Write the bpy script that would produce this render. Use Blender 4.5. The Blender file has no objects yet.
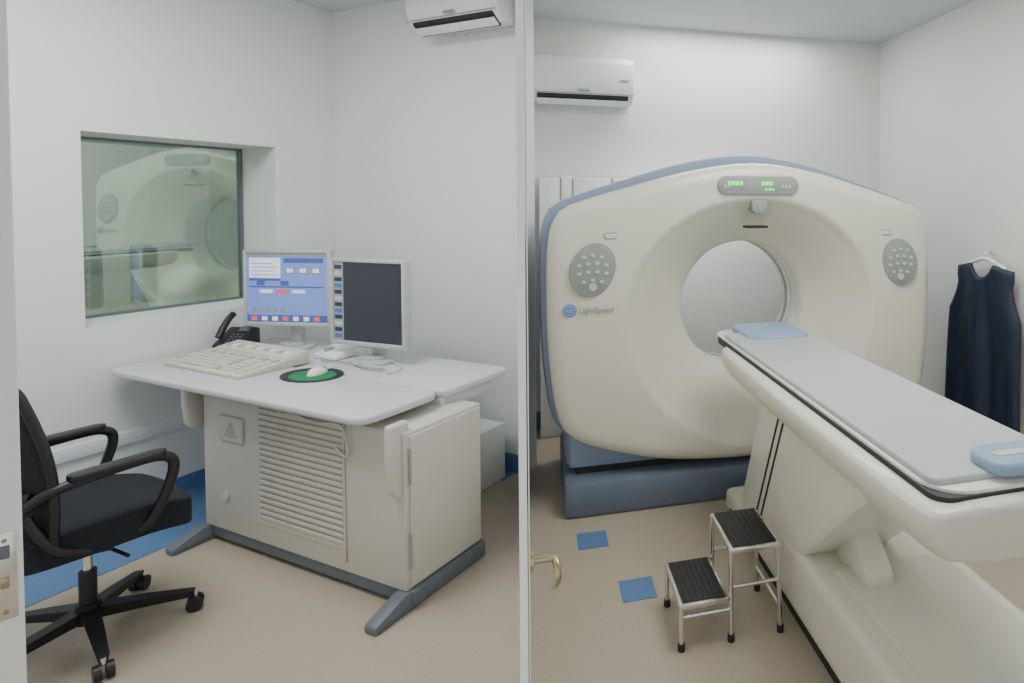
import bpy, bmesh, math
from mathutils import Vector, Matrix
S=bpy.context.scene
H=1.6
LA=math.radians(-23); RA=math.radians(15)
def W(A,x,y,z=0): return Vector((x*math.cos(A)-y*math.sin(A), x*math.sin(A)+y*math.cos(A), z))
# ---------------------------------------------------------------- materials
def mat(name,col,rough=.5,metal=0,var=.0,scale=8,bump=0,bscale=60,emit=0,coat=0):
    m=bpy.data.materials.new(name); m.use_nodes=True
    nt=m.node_tree; b=nt.nodes['Principled BSDF']
    b.inputs['Base Color'].default_value=(*col,1); b.inputs['Roughness'].default_value=rough
    b.inputs['Metallic'].default_value=metal
    if coat: b.inputs['Coat Weight'].default_value=coat
    tc=nt.nodes.new('ShaderNodeTexCoord')
    if var>0:
        n=nt.nodes.new('ShaderNodeTexNoise'); n.inputs['Scale'].default_value=scale; n.inputs['Detail'].default_value=5
        nt.links.new(tc.outputs['Object'],n.inputs['Vector'])
        r=nt.nodes.new('ShaderNodeValToRGB')
        r.color_ramp.elements[0].position=.3; r.color_ramp.elements[1].position=.7
        r.color_ramp.elements[0].color=(*[c*(1-var) for c in col],1)
        r.color_ramp.elements[1].color=(*[min(1,c*(1+var)) for c in col],1)
        nt.links.new(n.outputs['Fac'],r.inputs['Fac']); nt.links.new(r.outputs['Color'],b.inputs['Base Color'])
    if bump>0:
        n2=nt.nodes.new('ShaderNodeTexNoise'); n2.inputs['Scale'].default_value=bscale
        nt.links.new(tc.outputs['Object'],n2.inputs['Vector'])
        bp=nt.nodes.new('ShaderNodeBump'); bp.inputs['Strength'].default_value=bump; bp.inputs['Distance'].default_value=.01
        nt.links.new(n2.outputs['Fac'],bp.inputs['Height']); nt.links.new(bp.outputs['Normal'],b.inputs['Normal'])
    if emit>0:
        b.inputs['Emission Color'].default_value=(*col,1); b.inputs['Emission Strength'].default_value=emit
    return m
M={}
M['wall']=mat('wall_paint',(.73,.75,.735),.6,var=.015,scale=2,bump=.05)
M['wallR']=mat('wall_paint_ct',(.70,.715,.69),.6,var=.015,scale=2,bump=.05)
M['ceil']=mat('ceiling_paint',(.60,.63,.625),.8,var=.02,scale=2)
M['floor']=mat('vinyl_floor',(.41,.35,.275),.36,var=.06,scale=90,bump=.02,bscale=5)
M['blueF']=mat('vinyl_blue',(.09,.19,.38),.4,var=.06,scale=60)
M['lam']=mat('laminate_grey',(.57,.57,.59),.35,var=.03,scale=150)
M['beige']=mat('painted_beige',(.56,.54,.475),.45,var=.02,scale=5)
M['beigeD']=mat('painted_beige_shadow',(.34,.32,.27),.6,var=.02)
M['slate']=mat('slate_plastic',(.12,.14,.165),.5,var=.05)
M['cream']=mat('gantry_cream',(.66,.645,.55),.33,var=.015,scale=3,coat=.2)
M['creamI']=mat('gantry_inner',(.72,.72,.67),.3,var=.01,scale=3)
M['blue']=mat('gantry_blue',(.21,.27,.39),.4,var=.03,scale=4)
M['blueD']=mat('gantry_base_blue',(.12,.155,.215),.45,var=.04,scale=4)
M['dark']=mat('dark_rubber',(.015,.016,.018),.6,var=.1)
M['black']=mat('black_plastic',(.010,.010,.012),.45,var=.1)
M['mesh']=mat('chair_mesh',(.008,.010,.016),.9,var=.3,scale=200,bump=.5,bscale=300)
M['grey']=mat('grey_panel',(.27,.30,.28),.45,var=.04)
M['greyL']=mat('grey_keys',(.50,.53,.49),.45,var=.04)
M['chrome']=mat('chrome_steel',(.75,.74,.72),.2,1,var=.02)
M['brass']=mat('brass_handle',(.45,.38,.24),.3,1,var=.05)
M['white']=mat('white_plastic',(.78,.80,.79),.35,var=.01)
M['part']=mat('partition_white',(.95,.95,.95),.5,var=.005)
M['silver']=mat('silver_plastic',(.52,.53,.55),.35,.3,var=.02)
M['matt']=mat('mattress_vinyl',(.42,.455,.465),.45,var=.03,scale=6,bump=.1,bscale=8)
M['pad']=mat('headrest_blue',(.25,.35,.50),.45,var=.05)
M['navy']=mat('apron_navy',(.010,.019,.046),.55,var=.2,scale=10,bump=.2,bscale=20)
M['green']=mat('pad_green',(.01,.17,.07),.7,var=.1)
M['led']=mat('led_green',(.1,.9,.15),.5,emit=1.5)
M['ledoff']=mat('led_off',(.2,.3,.22),.5)
M['scrBlue']=mat('screen_blue',(.16,.24,.58),.3,emit=.5)
M['scrWhite']=mat('screen_white',(.7,.75,.85),.3,emit=.45)
M['scrRed']=mat('screen_red',(.8,.12,.1),.3,emit=.4)
M['scrNavy']=mat('screen_navy',(.05,.09,.30),.3,emit=.5)
M['scrDark']=mat('screen_dark',(.02,.022,.035),.15,emit=.3)
M['scrGrey']=mat('screen_grey',(.22,.25,.28),.3,emit=.3)
M['scrMid']=mat('screen_mid',(.38,.42,.46),.3,emit=.3)
M['keys']=mat('keyboard_beige',(.57,.54,.46),.5,var=.02)
M['keysG']=mat('keyboard_grey',(.42,.40,.36),.5,var=.02)
M['logo']=mat('logo_blue',(.10,.22,.55),.4,var=.02)
# tinted glass
g=bpy.data.materials.new('lead_glass'); g.use_nodes=True; nt=g.node_tree; nt.nodes.clear()
o=nt.nodes.new('ShaderNodeOutputMaterial'); mx=nt.nodes.new('ShaderNodeMixShader'); t=nt.nodes.new('ShaderNodeBsdfTransparent'); gl=nt.nodes.new('ShaderNodeBsdfGlossy')
t.inputs['Color'].default_value=(.63,.71,.65,1); gl.inputs['Roughness'].default_value=.02; gl.inputs['Color'].default_value=(.80,.92,.85,1)
mx.inputs[0].default_value=.20
nt.links.new(t.outputs[0],mx.inputs[1]); nt.links.new(gl.outputs[0],mx.inputs[2]); nt.links.new(mx.outputs[0],o.inputs['Surface']); M['glass']=g
# ---------------------------------------------------------------- helpers
def link(name,me,parent,m,smooth=False):
    ob=bpy.data.objects.new(name,me); S.collection.objects.link(ob)
    if m: me.materials.append(M[m])
    if parent: ob.parent=parent
    if smooth:
        me.polygons.foreach_set('use_smooth',[True]*len(me.polygons))
        me.set_sharp_from_angle(angle=math.radians(35))
    return ob
def group(name,A,x,y,z=0,yaw=0):
    e=bpy.data.objects.new(name,None); S.collection.objects.link(e); e.empty_display_size=.1
    e.location=W(A,x,y,z); e.rotation_euler=(0,0,A+yaw); return e
def box(name,x0,x1,y0,y1,z0,z1,m,parent=None,bev=0,seg=2,rot=None):
    bm=bmesh.new(); bmesh.ops.create_cube(bm,size=1)
    sx,sy,sz=x1-x0,y1-y0,z1-z0
    for v in bm.verts: v.co=Vector((v.co.x*sx,v.co.y*sy,v.co.z*sz))
    if bev>0: bmesh.ops.bevel(bm,geom=bm.edges[:],offset=min(bev,.49*min(sx,sy,sz)),segments=seg,affect='EDGES',profile=.5)
    me=bpy.data.meshes.new(name); bm.to_mesh(me); bm.free()
    ob=link(name,me,parent,m,bev>0); ob.location=((x0+x1)/2,(y0+y1)/2,(z0+z1)/2)
    if rot: ob.rotation_euler=rot
    return ob
def prism(name,pts,axis,a0,a1,m,parent=None,bev=0,seg=2):
    """extrude 2D polygon. axis 'z': pts (x,y); 'x': pts (y,z); 'y': pts (x,z)"""
    bm=bmesh.new()
    def P(p,a):
        return {'z':(p[0],p[1],a),'x':(a,p[0],p[1]),'y':(p[0],a,p[1])}[axis]
    lo=[bm.verts.new(P(p,a0)) for p in pts]; hi=[bm.verts.new(P(p,a1)) for p in pts]
    bm.faces.new(lo); bm.faces.new(hi[::-1]); n=len(pts)
    for i in range(n): bm.faces.new((lo[i],hi[i],hi[(i+1)%n],lo[(i+1)%n]))
    bmesh.ops.recalc_face_normals(bm,faces=bm.faces)
    if bev>0:
        es=[e for e in bm.edges if len(e.link_faces)==2 and e.calc_face_angle(0)>.35]
        bmesh.ops.bevel(bm,geom=es,offset=bev,segments=seg,affect='EDGES',profile=.5,clamp_overlap=True)
    me=bpy.data.meshes.new(name); bm.to_mesh(me); bm.free()
    return link(name,me,parent,m,True)
def cyl(name,r,p0,p1,m,parent=None,r2=None,seg=24):
    p0=Vector(p0);p1=Vector(p1); d=p1-p0
    bm=bmesh.new(); bmesh.ops.create_cone(bm,cap_ends=True,segments=seg,radius1=r,radius2=r if r2 is None else r2,depth=d.length)
    q=Vector((0,0,1)).rotation_difference(d.normalized()).to_matrix().to_4x4()
    bmesh.ops.transform(bm,matrix=Matrix.Translation((p0+p1)/2)@q,verts=bm.verts)
    me=bpy.data.meshes.new(name); bm.to_mesh(me); bm.free()
    return link(name,me,parent,m,True)
def tube(name,pts,r,m,parent=None,smooth=True,sx=1.0):
    cu=bpy.data.curves.new(name,'CURVE'); cu.dimensions='3D'; cu.bevel_depth=r; cu.bevel_resolution=4; cu.resolution_u=8; cu.use_fill_caps=True
    if smooth:
        sp=cu.splines.new('NURBS'); sp.points.add(len(pts)-1)
        for i,p in enumerate(pts): sp.points[i].co=(*p,1)
        sp.order_u=3; sp.use_endpoint_u=True
    else:
        sp=cu.splines.new('POLY'); sp.points.add(len(pts)-1)
        for i,p in enumerate(pts): sp.points[i].co=(*p,1)
    cu.materials.append(M[m])
    ob=bpy.data.objects.new(name,cu); S.collection.objects.link(ob); ob.parent=parent; return ob
def rrect(x0,x1,y0,y1,r,n=6):
    out=[]
    for cx,cy,a in ((x1-r,y1-r,0),(x0+r,y1-r,90),(x0+r,y0+r,180),(x1-r,y0+r,270)):
        for k in range(n+1):
            t=math.radians(a+90*k/n); out.append((cx+r*math.cos(t),cy+r*math.sin(t)))
    return out
def ell(cx,cy,rx,ry,n=40): return [(cx+rx*math.cos(2*math.pi*k/n),cy+ry*math.sin(2*math.pi*k/n)) for k in range(n)]
def text(name,body,size,loc,rot,m,parent):
    cu=bpy.data.curves.new(name,'FONT'); cu.body=body; cu.size=size; cu.extrude=.0005; cu.offset=.0003; cu.materials.append(M[m])
    ob=bpy.data.objects.new(name,cu); S.collection.objects.link(ob); ob.parent=parent; ob.location=loc; ob.rotation_euler=rot; return ob
# ---------------------------------------------------------------- room shell
def rbox(name,A,x0,x1,y0,y1,z0,z1,m,bev=0):
    ob=box(name,x0,x1,y0,y1,z0,z1,m,None,bev)
    ob.location=W(A,(x0+x1)/2,(y0+y1)/2,(z0+z1)/2); ob.rotation_euler=(0,0,A); return ob
CZ=2.92
fl=prism('floor',[(-4.6,-2.2),(4.0,-2.2),(4.0,6.2),(-1.2,6.2),(-2.45,4.5),(-4.32,1.0)],'z',-.05,0,'floor')
cl=prism('ceiling',[(-4.6,-.4),(4.0,-.4),(4.0,6.2),(-1.2,6.2),(-2.45,4.5),(-4.32,1.0)],'z',CZ,CZ+.05,'ceil')
PW=3.95; WT=.38
# window wall (room 1) with opening
q0,q1,zb,zt=1.53,2.445,.99,1.965
# one mesh with opening
def wall_open(name,A,x0,x1,y0,y1,z0,z1,oy0,oy1,oz0,oz1,m):
    bm=bmesh.new()
    for (a,b,c,d) in ((y0,oy0,z0,z1),(oy1,y1,z0,z1),(oy0,oy1,z0,oz0),(oy0,oy1,oz1,z1)):
        r=bmesh.ops.create_cube(bm,size=1)['verts']
        for v in r: v.co=Vector((x0+(v.co.x+.5)*(x1-x0),a+(v.co.y+.5)*(b-a),c+(v.co.z+.5)*(d-c)))
    me=bpy.data.meshes.new(name); bm.to_mesh(me); bm.free()
    ob=link(name,me,None,m); ob.rotation_euler=(0,0,A); return ob
wall_open('wall_left',LA,-PW-WT,-PW,-1.0,2.84,0,CZ,q0,q1,zb,zt,'wall')
rbox('wall_back',LA,-PW-WT,-2.345,2.84,2.96,0,CZ,'wall')
rbox('trim_1',LA,-PW,-PW+.02,-1,2.84,.36,.43,'white',.006)
rbox('baseboard_left',LA,-PW,-PW+.012,-1,2.84,0,.09,'blueF')
rbox('baseboard_back',LA,-PW,-2.36,2.828,2.84,0,.11,'blueF')
rbox('floor_stripe_left',LA,-PW,-3.38,-1,2.84,0.0,.003,'blueF')
rbox('floor_stripe_back',LA,-3.38,-2.40,2.72,2.84,0.0,.003,'blueF')
# window
wf=group('window_1',LA,-PW-WT+.03,(q0+q1)/2,0)
hw=(q1-q0)/2
box('glass',-.006,.006,-hw,hw,zb,zt,'glass',wf)
for nm,a in (('frame_top',(-.02,.02,-hw,hw,zt-.012,zt)),('frame_bottom',(-.02,.02,-hw,hw,zb,zb+.012)),('frame_left',(-.02,.02,-hw,-hw+.012,zb,zt)),('frame_right',(-.02,.02,hw-.016,hw,zb,zt))):
    box(nm,*a,'slate',wf)
# partition between the rooms (seen end-on)
def part(y0,y1,k0,k1,z0,z1,name,m):
    return prism(name,[(k0*y0,y0),(k1*y0,y0),(k1*y1,y1),(k0*y1,y1)],'z',z0,z1,m)
part(1.0,4.42,-.3055,-.2920,0,CZ,'wall_partition','part')
# CT room walls
RW=2.72; BW=4.42
rbox('wall_back.001',RA,-.08,RW+.1,BW,BW+.1,0,CZ,'wallR')
rbox('wall_right',RA,RW,RW+.1,-1.5,BW,0,CZ,'wallR')
rbox('baseboard_back.001',RA,-.06,RW,BW-.012,BW,0,.12,'blueF')
rbox('baseboard_right',RA,RW-.012,RW,-1.5,BW,0,.12,'blueF')
for i,(x,y) in enumerate(((.235,2.86),(.385,2.44),(2.03,2.30),(1.75,3.0))):
    n='floor_tile_blue' if i==0 else 'floor_tile_blue.%03d'%i
    rbox(n,RA,x-.07,x+.07,y-.07,y+.07,0,.003,'blueF')
# room beyond the window
rbox('floor.001',LA,-9,-PW-WT,-1.5,5.4,.22,.30,'floor')
rbox('wall_far',LA,-9.1,-9,-1.5,5.4,.3,3.3,'wallR')
rbox('wall_far.001',LA,-9,-PW-WT,5.4,5.5,.3,3.3,'wallR')
rbox('wall_far.002',LA,-9,-PW-WT,-1.6,-1.5,.3,3.3,'wallR')
rbox('ceiling.001',LA,-9,-PW-WT,-1.5,5.4,3.3,3.35,'ceil')
# ---------------------------------------------------------------- CT scanner
def catmull(P,n=10,closed=True):
    out=[];N=len(P)
    for i in range(N):
        p0,p1,p2,p3=[Vector(P[(i+k)%N]) for k in (-1,0,1,2)]
        for j in range(n):
            t=j/n
            out.append(.5*((2*p1)+(-p0+p2)*t+(2*p0-5*p1+4*p2-p3)*t*t+(-p0+3*p1-3*p2+p3)*t**3))
    return out
half=[(0,1.83),(.33,1.79),(.65,1.705),(.92,1.625),(1.035,1.575),(1.09,1.48),(1.11,1.30),(1.112,1.0),(1.095,.72),(1.06,.50),(1.0,.40),(.85,.33),(.5,.245)]
OUT=[(x*1.02,z) for x,z in half]+[(0,.215)]+[(-x,z) for x,z in half[:0:-1]]
C=(0,1.025)
dense=catmull(OUT,12)
NA=120
pol=sorted([(math.atan2(p[1]-C[1],p[0]-C[0]),math.hypot(p[0]-C[0],p[1]-C[1])) for p in dense])
def Rout(a):
    a=(a+math.pi)%(2*math.pi)-math.pi
    for i in range(len(pol)):
        a0,r0=pol[i-1];a1,r1=pol[i]
        if i==0: a0-=2*math.pi
        if a0<=a<=a1: 
            f=(a-a0)/max(1e-9,a1-a0); return r0+(r1-r0)*f
    a0,r0=pol[-1];a1,r1=pol[0];a1+=2*math.pi
    return r0+(r1-r0)*(a-a0)/(a1-a0)
def Rdish(a):
    rx,rz=.70,(.60 if math.sin(a)>0 else .71)
    return rx*rz/math.hypot(rz*math.cos(a),rx*math.sin(a))
R0=.365
def ringmesh(name,prof,m,parent,close=False):
    bm=bmesh.new(); rows=[]
    for k in range(NA):
        a=2*math.pi*k/NA; row=[]
        for (R,y) in prof(a):
            x=R*math.cos(a); z=C[1]+R*math.sin(a)
            row.append(bm.verts.new((x,y,z)))
        rows.append(row)
    for k in range(NA):
        r0,r1=rows[k],rows[(k+1)%NA]
        for j in range(len(r0)-1+(1 if close else 0)):
            j2=(j+1)%len(r0)
            bm.faces.new((r0[j],r0[j2],r1[j2],r1[j]))
    bmesh.ops.recalc_face_normals(bm,faces=bm.faces)
    me=bpy.data.meshes.new(name); bm.to_mesh(me); bm.free()
    return link(name,me,parent,m,True)
def fy(x): return .05*x*x
def scanner(name,A,x,y,z,yaw=0,sc=1.0,lit=True):
    LED='led' if lit else 'ledoff'
    E=group(name,A,x,y,z,yaw); E.scale=(sc,sc,sc)
    def face(a):
        ro=Rout(a); rd=min(Rdish(a),ro-.10); p=[(R0,.305),(R0+.006,.278),(R0+.022,.262)]
        for k in range(1,11):
            f=k/11; p.append((R0+.022+(rd-R0-.022)*f,.24*(1-f)**1.2+.022))
        p+= [(rd-.004,.018),(rd+.012,.004),(rd+.03,.0)]
        for f in (.4,.75): p.append((rd+.03+(ro-.085-rd-.03)*f,0))
        p+=[(ro-.085,0),(ro-.05,.006),(ro-.025,.02),(ro-.008,.042),(ro,.075),(ro+.002,.22)]
        return [(R,yy+(fy(R*math.cos(a)) if R>rd else fy(rd*math.cos(a))*max(0,(R-R0)/(rd-R0)))) for R,yy in p]
    ringmesh('front_cover',face,'cream',E)
    ringmesh('bore_liner',lambda a:[(R0+.25,.785),(R0+.16,.70),(R0+.06,.62),(R0+.02,.58),(R0+.005,.56),(R0,.55),(R0,.42),(R0+.014,.417),(R0+.014,.400),(R0,.397),(R0,.305)],'creamI',E)
    ringmesh('bore_window_ring',lambda a:[(R0-.003,.47),(R0-.003,.50),(R0+.01,.50),(R0+.01,.47)],'grey',E,True)
    if lit: # added fill light, no scanner part; brightens the wall seen through the bore
        l=bpy.data.lights.new('bore_fill_light','AREA'); l.shape='RECTANGLE'; l.size=.5; l.size_y=.10; l.energy=7; l.color=(1,1,.96)
        lo=bpy.data.objects.new('bore_fill_light',l); S.collection.objects.link(lo); lo.parent=E
        lo.location=(0,.80,C[1]+.72); lo.rotation_euler=(math.radians(38),0,0)
    def shell(a):
        ro=Rout(a)+(.026 if math.sin(a)>-.55 else -.03); u=.022*max(0,math.sin(a))
        return [(ro-.10,.20),(ro-.02+u,.20),(ro+u,.215),(ro+.008+u,.25),(ro+.008+u,.62),(ro-.03+u,.70),(ro-.10,.78),(R0+.25,.79)]
    ringmesh('rear_shell',shell,'blue',E)
    # base
    prism('base_skirt',[(-1.0,.12),(1.0,.12),(1.02,.2),(1.02,.76),(-1.02,.76),(-1.02,.2)],'z',.22,.47,'blue',E,.02)
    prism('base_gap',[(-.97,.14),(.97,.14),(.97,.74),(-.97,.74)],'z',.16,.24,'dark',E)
    prism('base_plinth',[(-1.03,.03),(1.0,.03),(1.0,.80),(-1.03,.80)],'z',0,.185,'blueD',E,.025)
    # display
    prism('display_panel',rrect(-.235,.225,1.655,1.755,.05),'y',-.012,.03,'grey',E,.006)
    for dx,ws in ((-.14,.09),(.05,.06)):
        for k in range(4 if ws>.07 else 3):
            box('led_%d_%d'%(k+1,ws*100),dx+k*.022-.04,dx+k*.022-.024,-.0145,-.011,1.705,1.726,LED,E)
    for k in range(3): box('led_low_%d'%k,.03+k*.02,.041+k*.02,-.0145,-.011,1.677,1.69,LED,E)
    for k in range(5): prism('display_button_%d'%k,ell(-.195+k*.02 if k<2 else .09+k*.02,1.70,.007,.010,12),'y',-.015,-.011,'greyL',E)
    prism('mic_panel',[(-.045,1.625),(.045,1.625),(.04,1.57),(.02,1.555),(-.02,1.555),(-.04,1.57)],'y',-.008,.06,'grey',E,.004)
    prism('dark_slot',rrect(-.06,.06,1.474,1.488,.007),'y',.02,.10,'dark',E)
    # control pads
    for s,nm in ((-1,'left'),(1,'right')):
        cx=s*.885; y=fy(.885)
        prism('control_pad_'+nm,[(px,pz+ (px-cx)*s*(-.2)) for px,pz in ell(cx,1.27,.118,.135)],'y',y-.014,y+.03,'grey',E,.006)
        for r in range(4):
            for c in range(4 if r in(1,2) else 3):
                n=4 if r in(1,2) else 3
                bx=cx+(c-(n-1)/2)*.045; bz=1.345-r*.042+(.008 if c in(0,n-1) else 0)*-1
                prism('pad_button_%s_%d%d'%(nm,r,c),ell(bx,bz,.012,.009,12),'y',y-.018,y-.012,'greyL',E)
        prism('stop_button_'+nm,ell(cx,1.185,.02,.02,16),'y',y-.02,y-.012,'greyL',E)
        yy=fy(.80)
        prism('icon_ring_'+nm,rrect(s*.79-.038,s*.79+.038,1.425,1.46,.017),'y',yy-.003,yy+.01,'grey',E)
        prism('icon_fill_'+nm,rrect(s*.79-.032,s*.79+.032,1.431,1.454,.011),'y',yy-.0045,yy+.01,'cream',E)
    y=fy(1.0)
    prism('logo_disc',ell(-1.0,1.065,.036,.032,24),'y',y-.006,y+.02,'logo',E)
    prism('logo_ring',ell(-1.0,1.065,.028,.024,24),'y',y-.0068,y,'greyL',E)
    prism('logo_core',ell(-1.0,1.065,.025,.021,24),'y',y-.0076,y,'logo',E)
    text('logo_letters','GE',.024,(-1.015,y-.008,1.057),(math.radians(90),0,-.1),'greyL',E)
    text('model_lettering','LightSpeed',.040,(-.955,fy(.93)-.006,1.052),(math.radians(90),0,-.08),'grey',E)
    # ---- patient table
    tx=-.045
    def sec(hwid): # cross-section (x,z) of table body
        w=hwid
        return [(-w,.905),(-w+.03,.925),(w-.03,.925),(w,.905),(w+.003,.865),(w-.02,.81),(w-.07,.775),(-w+.07,.775),(-w+.02,.81),(-w-.003,.865)]
    bm=bmesh.new(); rings=[]
    for yy,w,dz in ((-.25,.20,.0),(-.27,.25,0),(-.33,.272,0),(-.5,.278,0),(-1.2,.28,0),(-1.74,.28,0),(-1.85,.275,0),(-1.905,.265,0),(-1.93,.23,0)):
        k=1 if yy<-.3 and yy>-1.92 else .85
        rings.append([bm.verts.new((tx+px,yy,.925-(.925-pz)*k)) for px,pz in sec(w)])
    for a,b in zip(rings,rings[1:]):
        n=len(a)
        for i in range(n): bm.faces.new((a[i],a[(i+1)%n],b[(i+1)%n],b[i]))
    bm.faces.new(rings[0]); bm.faces.new(rings[-1][::-1]); bmesh.ops.recalc_face_normals(bm,faces=bm.faces)
    me=bpy.data.meshes.new('table_body'); bm.to_mesh(me); bm.free(); tb=link('table_body',me,E,'cream',True)
    md=tb.modifiers.new('sub','SUBSURF'); md.levels=2; md.render_levels=2
    prism('cradle_trim',rrect(tx-.229,tx+.229,-1.885,-.10,.05),'z',.90,.931,'dark',E,.003)
    prism('cradle_shell',rrect(tx-.224,tx+.224,-1.88,-.02,.10),'z',.925,.940,'creamI',E,.005)
    prism('mattress',rrect(tx-.214,tx+.214,-1.84,-.18,.03),'z',.935,.956,'matt',E,.008,3)
    prism('head_rest',rrect(tx-.13,tx+.19,-.36,-.01,.07),'z',.938,.968,'pad',E,.012,3)
    # foot support
    prism('foot_support',rrect(tx-.06,tx+.21,-1.875,-1.745,.05),'z',.95,.985,'pad',E,.014,3)
    prism('foot_support_slot',rrect(tx-.02,tx+.16,-1.825,-1.80,.012),'z',.98,.9865,'greyL',E)
    # column (side profile y,z)
    prism('column',[(-.28,.10),(-.62,.80),(-1.50,.80),(-1.46,.70),(-1.0,.28),(-.98,.10)],'x',tx-.17,tx+.20,'cream',E,.02)
    prism('column_seam_a',[(-.52,.18),(-.53,.18),(-.83,.79),(-.82,.79)],'x',tx-.174,tx-.16,'dark',E)
    prism('column_seam_b',[(-.57,.18),(-.58,.18),(-.88,.79),(-.87,.79)],'x',tx-.174,tx-.16,'dark',E)
    # pedestal base
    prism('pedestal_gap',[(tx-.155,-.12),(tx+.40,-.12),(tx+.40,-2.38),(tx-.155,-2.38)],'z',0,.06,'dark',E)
    prism('pedestal_base',[(-.10,.05),(-.10,.14),(-.60,.20),(-.85,.30),(-2.1,.31),(-2.4,.28),(-2.42,.05)],'x',tx-.18,tx+.40,'cream',E,.035,4)
    prism('pedestal_tray',[(-1.15,.30),(-1.15,.315),(-2.25,.315),(-2.25,.30)],'x',tx-.10,tx+.33,'cream',E,.006)
    prism('wedge_cover',[(-.90,.28),(-1.0,.52),(-1.08,.52),(-1.27,.35),(-1.27,.28)],'x',tx-.04,tx+.06,'cream',E,.012)
    cyl('foot_bumper',.045,(tx-.13,-.13,.05),(tx-.13,-.13,.12),'cream',E)
    return E
scanner('ct_scanner',RA,1.145,3.04,0)
e=scanner('ct_scanner',0,-4.58,5.375,.30,math.radians(-8),1.0,False)
# ---------------------------------------------------------------- step stool
st=group('step_stool',RA,.475,2.05,0)
def step(nm,x0,x1,z,parent):
    box(nm+'_pan',x0,x1,0,.27,z-.025,z-.006,'chrome',parent,.004)
    box(nm+'_tread',x0+.012,x1-.012,.012,.258,z-.008,z,'dark',parent,.003)
    for k in range(7): box(nm+'_rib_%d'%k,x0+.025+k*(x1-x0-.055)/6,x0+.029+k*(x1-x0-.055)/6,.02,.25,z,z+.003,'black',parent)
step('lower_step',0,.185,.175,st); step('upper_step',.19,.385,.35,st)
for x,z in ((.008,.165),(.195,.34),(.377,.34)):
    for y in (.01,.26):
        cyl('leg_%d_%d'%(x*1000,y*100),.009,(x+(.012 if x>.3 else 0),y,.0),(x,y,z),'chrome',st)
        cyl('foot_%d_%d'%(x*1000,y*100),.013,(x+(.012 if x>.3 else 0),y,0),(x+(.012 if x>.3 else 0),y,.025),'dark',st)
for y in (.01,.26):
    cyl('rail_low_%d'%(y*100),.007,(.008,y,.12),(.195,y,.12),'chrome',st)
    cyl('rail_high_%d'%(y*100),.007,(.195,y,.20),(.383,y,.20),'chrome',st)
cyl('cross_a',.007,(.385,.01,.1),(.385,.26,.1),'chrome',st)
# ---------------------------------------------------------------- air conditioners
def ac(name,A,x0,x1,yw,z0,z1):
    E=group(name,A,(x0+x1)/2,yw,z0); w=(x1-x0)/2; h=z1-z0
    prism('body',[(0,0.02),(-.13,0.0),(-.19,.05),(-.215,.12),(-.215,h-.05),(-.19,h-.01),(-.16,h),(0,h)],'x',-w,w,'white',E,.012,3)
    prism('outlet',[(-.12,-.012),(-.19,.035),(-.196,.052),(-.12,.03)],'x',-w+.04,w-.04,'dark',E)
    box('louver',-w+.04,w-.04,-.185,-.13,.0,.008,'white',E,.002,rot=(math.radians(-35),0,0))
    box('badge',w-.1,w-.04,-.218,-.214,h*.45,h*.5,'grey',E)
    box('badge_mid',-.04,.04,-.218,-.214,.07,.085,'grey',E)
    box('seam',-w,w,-.2165,-.21,.055,.059,'grey',E)
ac('air_conditioner',LA,-3.02,-2.34,2.84,2.63,2.90)
ac('air_conditioner',RA,-.05,.65,BW,2.31,2.63)
# wall cabinet behind gantry
ca=group('storage_cabinet',RA,.36,4.30,0)
box('carcass',-.36,.42,-.08,.10,.0,1.79,'white',ca,.006)
for i,(a,b) in enumerate(((-.355,-.22),(-.215,-.14),(-.135,.13),(.135,.415))):
    box('door_panel_%d'%i,a,b,-.095,-.078,.06,1.80 if i==1 else 1.78,'white',ca,.004)
for i,xx in enumerate((-.217,-.137,.133)): box('gap_%d'%i,xx-.003,xx+.003,-.10,-.08,.06,1.785,'grey',ca)
# ---------------------------------------------------------------- lead apron on wall hanger
ap=group('lead_apron',RA,RW-.075,3.10,0)
bm=bmesh.new(); NU,NV=24,30; gr=[]
for j in range(NV+1):
    t=j/NV; row=[]
    for i in range(NU+1):
        u=-1+2*i/NU
        if t<.10: w=.23+.01*t
        elif t<.30: w=.22+.07*((t-.10)/.20)**1.5
        else: w=.29+.035*(t-.3)
        au=abs(u)
        ztop=1.26-.05*au - (.10*(1-(au/.42)**2) if au<.42 else 0)
        zz=ztop+(.27-ztop)*t - .02*math.sin(u*4)*t
        d=-.02*math.sin(u*7+t*1.5)*min(1,t*2+.2)-.015*math.sin(u*13+1)*t-.03*(1-u*u)
        row.append(bm.verts.new((d,u*w,zz)))
    gr.append(row)
for j in range(NV):
    for i in range(NU): bm.faces.new((gr[j][i],gr[j][i+1],gr[j+1][i+1],gr[j+1][i]))
me=bpy.data.meshes.new('cloth'); bm.to_mesh(me); bm.free(); ob=link('cloth',me,ap,'navy',True)
md=ob.modifiers.new('s','SOLIDIFY'); md.thickness=.02; md.offset=0
tube('hanger',[(0,-.17,1.22),(0,-.06,1.26),(0,0,1.275),(0,.06,1.26),(0,.17,1.22)],.012,'white',ap)
tube('hanger_hook',[(0,0,1.27),(0,0,1.30),(.03,0,1.32),(.05,0,1.30),(.07,0,1.29)],.005,'chrome',ap)
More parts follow.
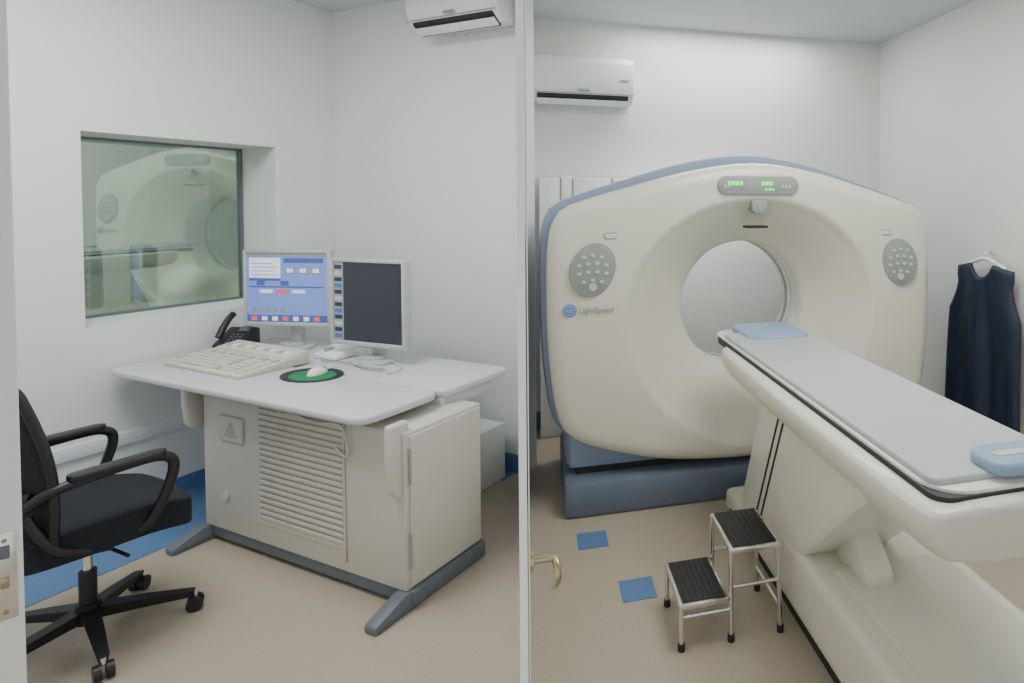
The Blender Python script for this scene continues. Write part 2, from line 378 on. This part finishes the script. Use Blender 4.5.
# ---------------------------------------------------------------- operator desk
dk=group('console_desk',LA,-2.98,1.585,0)
def dx(p): return p+3.0
def dy(q): return q-1.58
prism('worktop',rrect(dx(-3.93),dx(-2.10),0,dy(1.975),.07,8),'z',.745,.78,'lam',dk,.012,3)
prism('rear_worktop',rrect(dx(-3.93),dx(-2.10),dy(1.985),dy(2.42),.05,6),'z',.738,.773,'lam',dk,.010,3)
box('rear_apron',dx(-3.8),dx(-2.12),dy(2.0),dy(2.03),.66,.745,'lam',dk,.01)
box('rear_apron_end',dx(-2.30),dx(-2.12),dy(1.99),dy(2.30),.68,.74,'lam',dk,.01)
box('cabinet',dx(-3.31),dx(-1.99),dy(1.68),dy(2.09),.075,.705,'beige',dk,.008)
box('side_door',dx(-1.992),dx(-1.980),dy(1.70),dy(2.075),.09,.69,'beige',dk,.003)
for i,(a,b) in enumerate(((.16,.30),(.5,.64))): box('side_slot_%d'%i,dx(-1.995),dx(-1.976),dy(1.695),dy(1.700),a,b,'beigeD',dk)
LX=.02
box('louver_recess',dx(-2.92+LX),dx(-2.34+LX),dy(1.676),dy(1.69),.17,.70,'beige',dk)
for k in range(19):
    z=.19+k*.0268
    box('louver_%d'%k,dx(-2.90+LX),dx(-2.36+LX),dy(1.672),dy(1.682),z,z+.017,'beige',dk,.003)
    box('louver_gap_%d'%k,dx(-2.90+LX),dx(-2.36+LX),dy(1.6745),dy(1.677),z+.0175,z+.0245,'beigeD',dk)
box('front_seam',dx(-2.325),dx(-2.321),dy(1.674),dy(1.68),.12,.70,'beigeD',dk)
prism('caution_label',rrect(dx(-3.17),dx(-3.0),.51,.62,.01),'y',dy(1.672),dy(1.68),'beige',dk)
prism('caution_border',rrect(dx(-3.175),dx(-2.995),.505,.625,.01),'y',dy(1.674),dy(1.68),'keysG',dk)
prism('caution_triangle',[(dx(-3.13),.53),(dx(-3.04),.53),(dx(-3.085),.60)],'y',dy(1.669),dy(1.673),'keysG',dk)
prism('badge_disc',ell(dx(-3.14),.24,.028,.028,24),'y',dy(1.673),dy(1.68),'keysG',dk)
prism('badge_disc_in',ell(dx(-3.14),.24,.022,.022,24),'y',dy(1.671),dy(1.68),'beige',dk)
# support brackets
for i,(p,zb_) in enumerate(((-3.38,.53),(-2.03,.45))):
    prism('support_%d'%i,[(dy(1.63),.745),(dy(1.63),zb_+.12),(dy(1.64),zb_+.03),(dy(1.66),zb_),(dy(1.71),zb_),(dy(1.72),.745)],'x',dx(p-.015),dx(p+.025),'beige',dk,.012,3)
# base rails & skids
box('base_rail_front',dx(-3.33),dx(-1.96),dy(1.69),dy(1.75),.02,.078,'slate',dk,.008)
for i,p in enumerate((-3.30,-2.0)):
    prism('skid_%d'%i,[(dy(1.53),0),(dy(1.53),.03),(dy(1.66),.075),(dy(2.10),.075),(dy(2.10),0)],'x',dx(p-.04),dx(p+.025),'slate',dk,.01)
# hanging cable
tube('cable',[(dx(-2.72),dy(1.64),.745),(dx(-2.66),dy(1.63),.70),(dx(-2.60),dy(1.64),.72),(dx(-2.45),dy(1.64),.69),(dx(-2.30),dy(1.65),.72),(dx(-2.28),dy(1.66),.60),(dx(-2.30),dy(1.66),.56),(dx(-2.36),dy(1.66),.60)],.005,'greyL',dk)
# ---------------------------------------------------------------- monitors
def monitor(name,p,q,yaw,w,h,zb,kind):
    E=group(name,LA,p,q,.7735,math.radians(yaw)); a=w/2
    prism('foot',ell(0,.02,.13,.095,32),'z',0,.016,'silver',E,.005)
    prism('foot_top',ell(0,.03,.07,.05,32),'z',.014,.03,'silver',E,.005)
    box('neck',-.035,.035,.05,.09,.01,zb+h*.5,'silver',E,.01)
    z0,z1=zb,zb+h
    box('back_shell',-a+.02,a-.02,.02,.065,z0+.02,z1-.02,'silver',E,.02,3)
    bz=.020
    box('bezel_top',-a,a,-.015,.03,z1-bz,z1,'silver',E,.006)
    box('bezel_bottom',-a,a,-.015,.03,z0,z0+bz*1.2,'silver',E,.006)
    box('bezel_left',-a,-a+bz,-.015,.03,z0+.01,z1-.01,'silver',E,.005)
    box('bezel_right',a-bz,a,-.015,.03,z0+.01,z1-.01,'silver',E,.005)
    X0,X1,Z0,Z1=-a+bz,a-bz,z0+bz*1.2,z1-bz
    sw,sh=X1-X0,Z1-Z0
    def r(nm,u0,u1,v0,v1,m,k=1): box(nm,X0+u0*sw,X0+u1*sw,-.006-.001*k,-.004,Z0+v0*sh,Z0+v1*sh,m,E)
    if kind==1:
        box('screen',X0,X1,-.006,.02,Z0,Z1,'scrBlue',E)
        r('task_bar',0,1,0,.10,'scrNavy'); r('ui_panel',.03,.42,.64,.93,'scrWhite'); r('ui_title',0,1,.95,1,'scrGrey')
        r('ui_row',.03,.42,.60,.63,'scrNavy',2)
        for k in range(4): r('ui_panel_line_%d'%k,.06,.38-.05*(k%2),.68+k*.055,.69+k*.055,'scrGrey',2)
        for k in range(3): r('ui_icon_%d'%k,.48+k*.16,.60+k*.16,.70,.80,'scrGrey'); r('ui_pic_%d'%k,.5+k*.16,.58+k*.16,.72,.78,'scrWhite',2)
        r('ui_block',.46,.95,.86,.93,'scrNavy')
        r('ui_line',.03,.95,.50,.52,'scrNavy'); 
        for k in range(3): r('ui_button_%d'%k,.16+k*.2,.32+k*.2,.42,.47,'scrWhite' if k!=1 else 'scrRed')
        for k in range(2): r('ui_dark_%d'%k,.12+k*.3,.22+k*.3,.53,.60,'scrNavy')
        for k in range(7): r('tb_icon_%d'%k,.05+k*.13,.12+k*.13,.02,.08,'scrWhite' if k%3 else 'scrRed',2)
        for k in range(5): r('ui_chip_%d'%k,.05+k*.09,.11+k*.09,.14,.20,'scrGrey')
    else:
        box('screen',X0,X1,-.006,.02,Z0,Z1,'scrDark',E)
        r('side_bar',0,.15,0,1,'scrGrey')
        for k in range(12): r('side_item_%d'%k,.02,.13,.03+k*.08,.08+k*.08,('scrNavy','scrDark','scrMid','scrDark')[k%4],2)
    return E
monitor('computer_monitor',-3.525,2.24,17,.54,.44,.130,1)
monitor('computer_monitor',-2.82,2.20,4,.51,.46,.085,2)
# keyboard (console type)
kb=group('keyboard',LA,-3.40,1.90,.78,math.radians(-1))
prism('housing',[(-.17,0),(-.17,.018),(.02,.038),(.16,.055),(.17,.0)],'x',-.32,.32,'keys',kb,.006)
def keyz(y): return .018+(y+.17)*.105+.001
for r in range(6):
    y=-.15+r*.031
    n=22
    for c in range(n):
        if r==0 and 4<=c<=9:
            if c==4: ob=box('space_bar',-.308+4*.028,-.308+10*.028-.004,y,y+.025,keyz(y),keyz(y)+.012,'keys',kb,.003)
            continue
        if c in(15,19) : continue
        x=-.308+c*.028
        m='keysG' if (c in(0,14) or r==5) and (c+r)%3 else 'keys'
        box('key_%d_%d'%(r,c),x,x+.024,y,y+.025,keyz(y)-.004,keyz(y)+.010,m,kb,.003,1)
prism('rear_panel',[(.05,.03),(.05,.052),(.165,.068),(.17,.02)],'x',-.29,.315,'keys',kb,.006)
for c in range(10): box('scan_key_%d'%c,-.26+c*.055,-.225+c*.055,.08,.11,.055,.066,'white' if c%2 else 'keysG',kb,.003,1)
# intercom box right of the keyboard
ic=group('intercom_box',LA,-3.10,2.21,.775)
prism('shell',[(-.06,0),(-.06,.02),(.07,.055),(.08,0)],'x',-.09,.09,'white',ic,.006)
prism('speaker',ell(-.04,.0,.025,.025,20),'z',.03,.046,'grey',ic)
# mouse pad and mouse
mp=group('mouse_pad',LA,-2.84,1.91,.7805)
prism('pad_base',ell(0,0,.16,.115,48),'z',0,.004,'black',mp)
prism('pad_print',ell(.02,-.01,.12,.085,48),'z',.003,.005,'green',mp)
ms=group('computer_mouse',LA,-2.83,1.93,.785,math.radians(15))
bm=bmesh.new(); bmesh.ops.create_uvsphere(bm,u_segments=24,v_segments=16,radius=1)
for v in bm.verts: v.co=Vector((v.co.x*.032,v.co.y*.055,max(0,v.co.z)*.032*(1-.2*v.co.y)))
me=bpy.data.meshes.new('shell'); bm.to_mesh(me); bm.free(); link('shell',me,ms,'white',True)
box('button_split',-.0015,.0015,.012,.05,.015,.0235,'grey',ms)
tube('cord',[(0,.05,.008),(.02,.12,.004),(.10,.2,.004),(.2,.26,.004)],.0025,'greyL',ms)
# loose cable on desk
cb=group('desk_cable',LA,-2.6,2.1,.778)
tube('strand',[(-.35,.1,.006),(-.2,-.02,.006),(-.05,.06,.006),(.1,-.05,.006),(.05,.1,.006),(-.1,.14,.006)],.004,'greyL',cb)
tube('strand_b',[(-.45,.0,.006),(-.3,.05,.006),(-.1,-.02,.006),(.0,.0,.006)],.004,'grey',cb)
# telephone
ph=group('desk_telephone',LA,-3.82,2.135,.775,math.radians(22))
prism('base',[(-.085,0),(-.085,.03),(.05,.11),(.075,.10),(.075,0)],'x',-.08,.08,'black',ph,.006)
tube('handset',[(-.06,-.06,.07),(-.06,-.03,.115),(-.06,.02,.17),(-.06,.05,.185)],.018,'black',ph)
box('screen',.0,.06,.01,.05,.093,.108,'slate',ph,.002,rot=(.5,0,0))
for r in range(4):
    for c in range(3): box('key_%d%d'%(r,c),-.015+c*.025,-.002+c*.025,-.072+r*.019,-.062+r*.019,.040+r*.011,.048+r*.011,'slate',ph)
# white box behind desk
wb=group('power_supply_box',LA,-2.56,2.64,0)
box('case',-.15,.15,-.12,.12,.0,.33,'white',wb,.01); box('vent',-.12,.12,-.123,-.119,.1,.12,'grey',wb)
# ---------------------------------------------------------------- office chair
CY=62
ch=group('office_chair',0,-2.25,2.17,0,math.radians(CY))
# base star
off=math.radians(34-CY)
cyl('hub',.035,(0,0,.07),(0,0,.14),'black',ch)
for k in range(5):
    a=off+k*2*math.pi/5; d=Vector((math.cos(a),math.sin(a),0)); n=Vector((-d.y,d.x,0))
    bm=bmesh.new(); rr=[]
    for t,w,z,hh in ((.02,.026,.125,.045),(.16,.022,.105,.035),(.30,.016,.08,.025)):
        c0=d*t; rr.append([bm.verts.new(c0+n*w+Vector((0,0,z))),bm.verts.new(c0-n*w+Vector((0,0,z))),bm.verts.new(c0-n*w*.7+Vector((0,0,z-hh))),bm.verts.new(c0+n*w*.7+Vector((0,0,z-hh)))])
    for A_,B_ in zip(rr,rr[1:]):
        for i in range(4): bm.faces.new((A_[i],A_[(i+1)%4],B_[(i+1)%4],B_[i]))
    bm.faces.new(rr[0]);bm.faces.new(rr[-1][::-1]); bmesh.ops.recalc_face_normals(bm,faces=bm.faces)
    me=bpy.data.meshes.new('star_arm'); bm.to_mesh(me); bm.free(); link('star_arm_%d'%k,me,ch,'black')
    c=d*.30
    cyl('caster_stem_%d'%k,.008,c+Vector((0,0,.05)),c+Vector((0,0,.075)),'chrome',ch)
    for s in(-1,1): cyl('caster_wheel_%d_%d'%(k,s),.027,c+n*(s*.006)+Vector((0,0,.027)),c+n*(s*.026)+Vector((0,0,.027)),'black',ch)
cyl('gas_lift',.025,(0,0,.12),(0,0,.26),'black',ch); cyl('piston',.014,(0,0,.25),(0,0,.38),'chrome',ch)
box('mechanism',-.10,.10,-.07,.07,.36,.40,'black',ch,.01)
tube('lever',[(0,-.06,.38),(.02,-.2,.375),(.03,-.26,.37)],.006,'black',ch)
# seat cushion
bm=bmesh.new(); bmesh.ops.create_cube(bm,size=1); bmesh.ops.subdivide_edges(bm,edges=bm.edges[:],cuts=7,use_grid_fill=True)
for v in bm.verts:
    x,y,z=v.co; x*=2;y*=2
    rx=x*math.sqrt(max(0,1-.38*y*y*.5)); ry=y*math.sqrt(max(0,1-.38*x*x*.5))
    top=.035*(1-.5*(abs(x)**3+abs(y)**3)/2)+.015*y*y
    zz=.41+(z+.5)*.07+ (top if z>0 else 0)-(.03*max(0,x-.4)/.6)
    v.co=Vector((rx*.25+.01,ry*.25,zz))
me=bpy.data.meshes.new('seat'); bm.to_mesh(me); bm.free(); so=link('seat',me,ch,'mesh',True)
md=so.modifiers.new('b','SUBSURF'); md.levels=1; md.render_levels=1
# back: curved mesh panel with frame
bm=bmesh.new(); gr=[]; NU,NV=14,18
def bk(u,t):
    w=.245-.01*t+.02*math.sin(math.pi*t)
    return Vector((-.20-.07*t+.03*math.sin(t*math.pi)+.05*u*u, u*w, .48+.54*t))
for j in range(NV+1):
    gr.append([bm.verts.new(bk(-1+2*i/NU,j/NV)) for i in range(NU+1)])
for j in range(NV):
    for i in range(NU): bm.faces.new((gr[j][i],gr[j][i+1],gr[j+1][i+1],gr[j+1][i]))
me=bpy.data.meshes.new('back_mesh'); bm.to_mesh(me); bm.free(); bo=link('back_mesh',me,ch,'mesh',True)
md=bo.modifiers.new('s','SOLIDIFY'); md.thickness=.012
fr=[bk(-1,t/8) for t in range(9)]+[bk(-1+.25*k,1) for k in range(1,8)]+[bk(1,1-t/8) for t in range(9)]+[bk(1-.25*k,0) for k in range(1,9)]
tube('back_frame',[tuple(p) for p in fr],.014,'black',ch)
tube('back_spine',[(-.02,0,.385),(-.2,0,.38),(-.27,0,.45),(-.28,0,.60),(-.28,0,.75)],.022,'black',ch)
tube('lumbar_bar',[(-.19,-.22,.66),(-.28,-.1,.66),(-.29,0,.66),(-.28,.1,.66),(-.19,.22,.66)],.014,'black',ch)
for s in(-1,1):
    y=s*.265; dz=.005; L=.14
    tube('arm_loop_%d'%(s+1),[(-.20,s*.22,.63),(-.18,y,.665+dz),(-.10,y,.68+dz),(L-.08,y,.69+dz),(L,y,.685+dz),(L+.03,y,.65),(L-.005,y,.54),(.09,s*.25,.44),(.0,s*.18,.40),(-.05,s*.05,.39)],.017,'black',ch)
    prism('arm_pad_%d'%(s+1),rrect(-.12,L,y-.03,y+.03,.03),'z',.688+dz,.708+dz,'black',ch,.008)
    tube('arm_back_%d'%(s+1),[(-.20,s*.22,.60),(-.18,s*.25,.52),(-.12,s*.25,.44),(0,s*.22,.41)],.014,'black',ch)
# ---------------------------------------------------------------- door leaves
d1=bpy.data.objects.new('door_1',None); S.collection.objects.link(d1)
ang=math.atan2(1.15,-1.34)
d1.location=(-1.342,1.135,0); d1.rotation_euler=(0,0,ang)   # +x goes away from camera
box('leaf',0,.65,-.028,.028,.005,2.05,'white',d1,.003)
box('latch_plate',-.003,.002,-.020,.010,.80,.97,'chrome',d1,.001)
box('latch_bolt',-.012,.0,-.010,.002,.865,.885,'brass',d1,.002); box('dead_bolt',-.008,.0,-.011,.003,.92,.945,'slate',d1,.002)
for z in(.815,.955): cyl('screw_%d'%(z*1000),.004,(-.005,-.004,z),(-.002,-.004,z),'brass',d1)
d2=bpy.data.objects.new('door_2',None); S.collection.objects.link(d2)
d2.location=(-.2975,1.03,0); d2.rotation_euler=(0,0,math.atan2(1.0,-.2915))
box('leaf',0,.75,-.001,.001,.005,2.05,'part',d2)
tube('lever_handle',[(.05,-.001,.95),(.05,-.036,.95),(.045,-.046,.95),(.03,-.048,.945),(.02,-.050,.925),(.03,-.043,.91)],.007,'brass',d2)
cyl('rose',.02,(.05,-.001,.95),(.05,-.008,.95),'brass',d2)
# ---------------------------------------------------------------- lights
def area(name,loc,size,power,col=(1,1,.97),rot=(0,0,0)):
    l=bpy.data.lights.new(name,'AREA'); l.shape='RECTANGLE'; l.size=size[0]; l.size_y=size[1]; l.energy=power; l.color=col
    o=bpy.data.objects.new(name,l); S.collection.objects.link(o); o.location=loc; o.rotation_euler=rot; return o
area('ceiling_light',(-2.0,1.9,2.88),(1.2,1.2),58,(.98,1,.97))
area('ceiling_light.001',(.8,2.2,2.88),(1.2,1.2),50,(1,1,.95))
area('ceiling_light.002',(-5.6,3.6,3.2),(1.5,1.5),120,(.95,1,.96))
area('back_wall_fill_light',tuple(W(RA,1.35,4.05,2.90)),(1.4,.3),20,(1,1,.96),(0,0,RA))  # added fill behind the gantry, brightens back wall and bore; not a known fixture
w=bpy.data.worlds.new('world'); S.world=w; w.use_nodes=True
w.node_tree.nodes['Background'].inputs[0].default_value=(.97,1,.995,1); w.node_tree.nodes['Background'].inputs[1].default_value=1.0
# ---------------------------------------------------------------- camera
PT=1.5
cd=bpy.data.cameras.new('camera'); cam=bpy.data.objects.new('camera',cd); S.collection.objects.link(cam)
cam.location=(0,0,H); cam.rotation_euler=(math.radians(90-PT),0,0)
py=205+600*math.tan(math.radians(PT))
cd.sensor_width=36; cd.lens=600/1024*36; cd.shift_x=-(700-512)/1024; cd.shift_y=-(341.5-py)/1024; cd.clip_start=.05
S.camera=cam
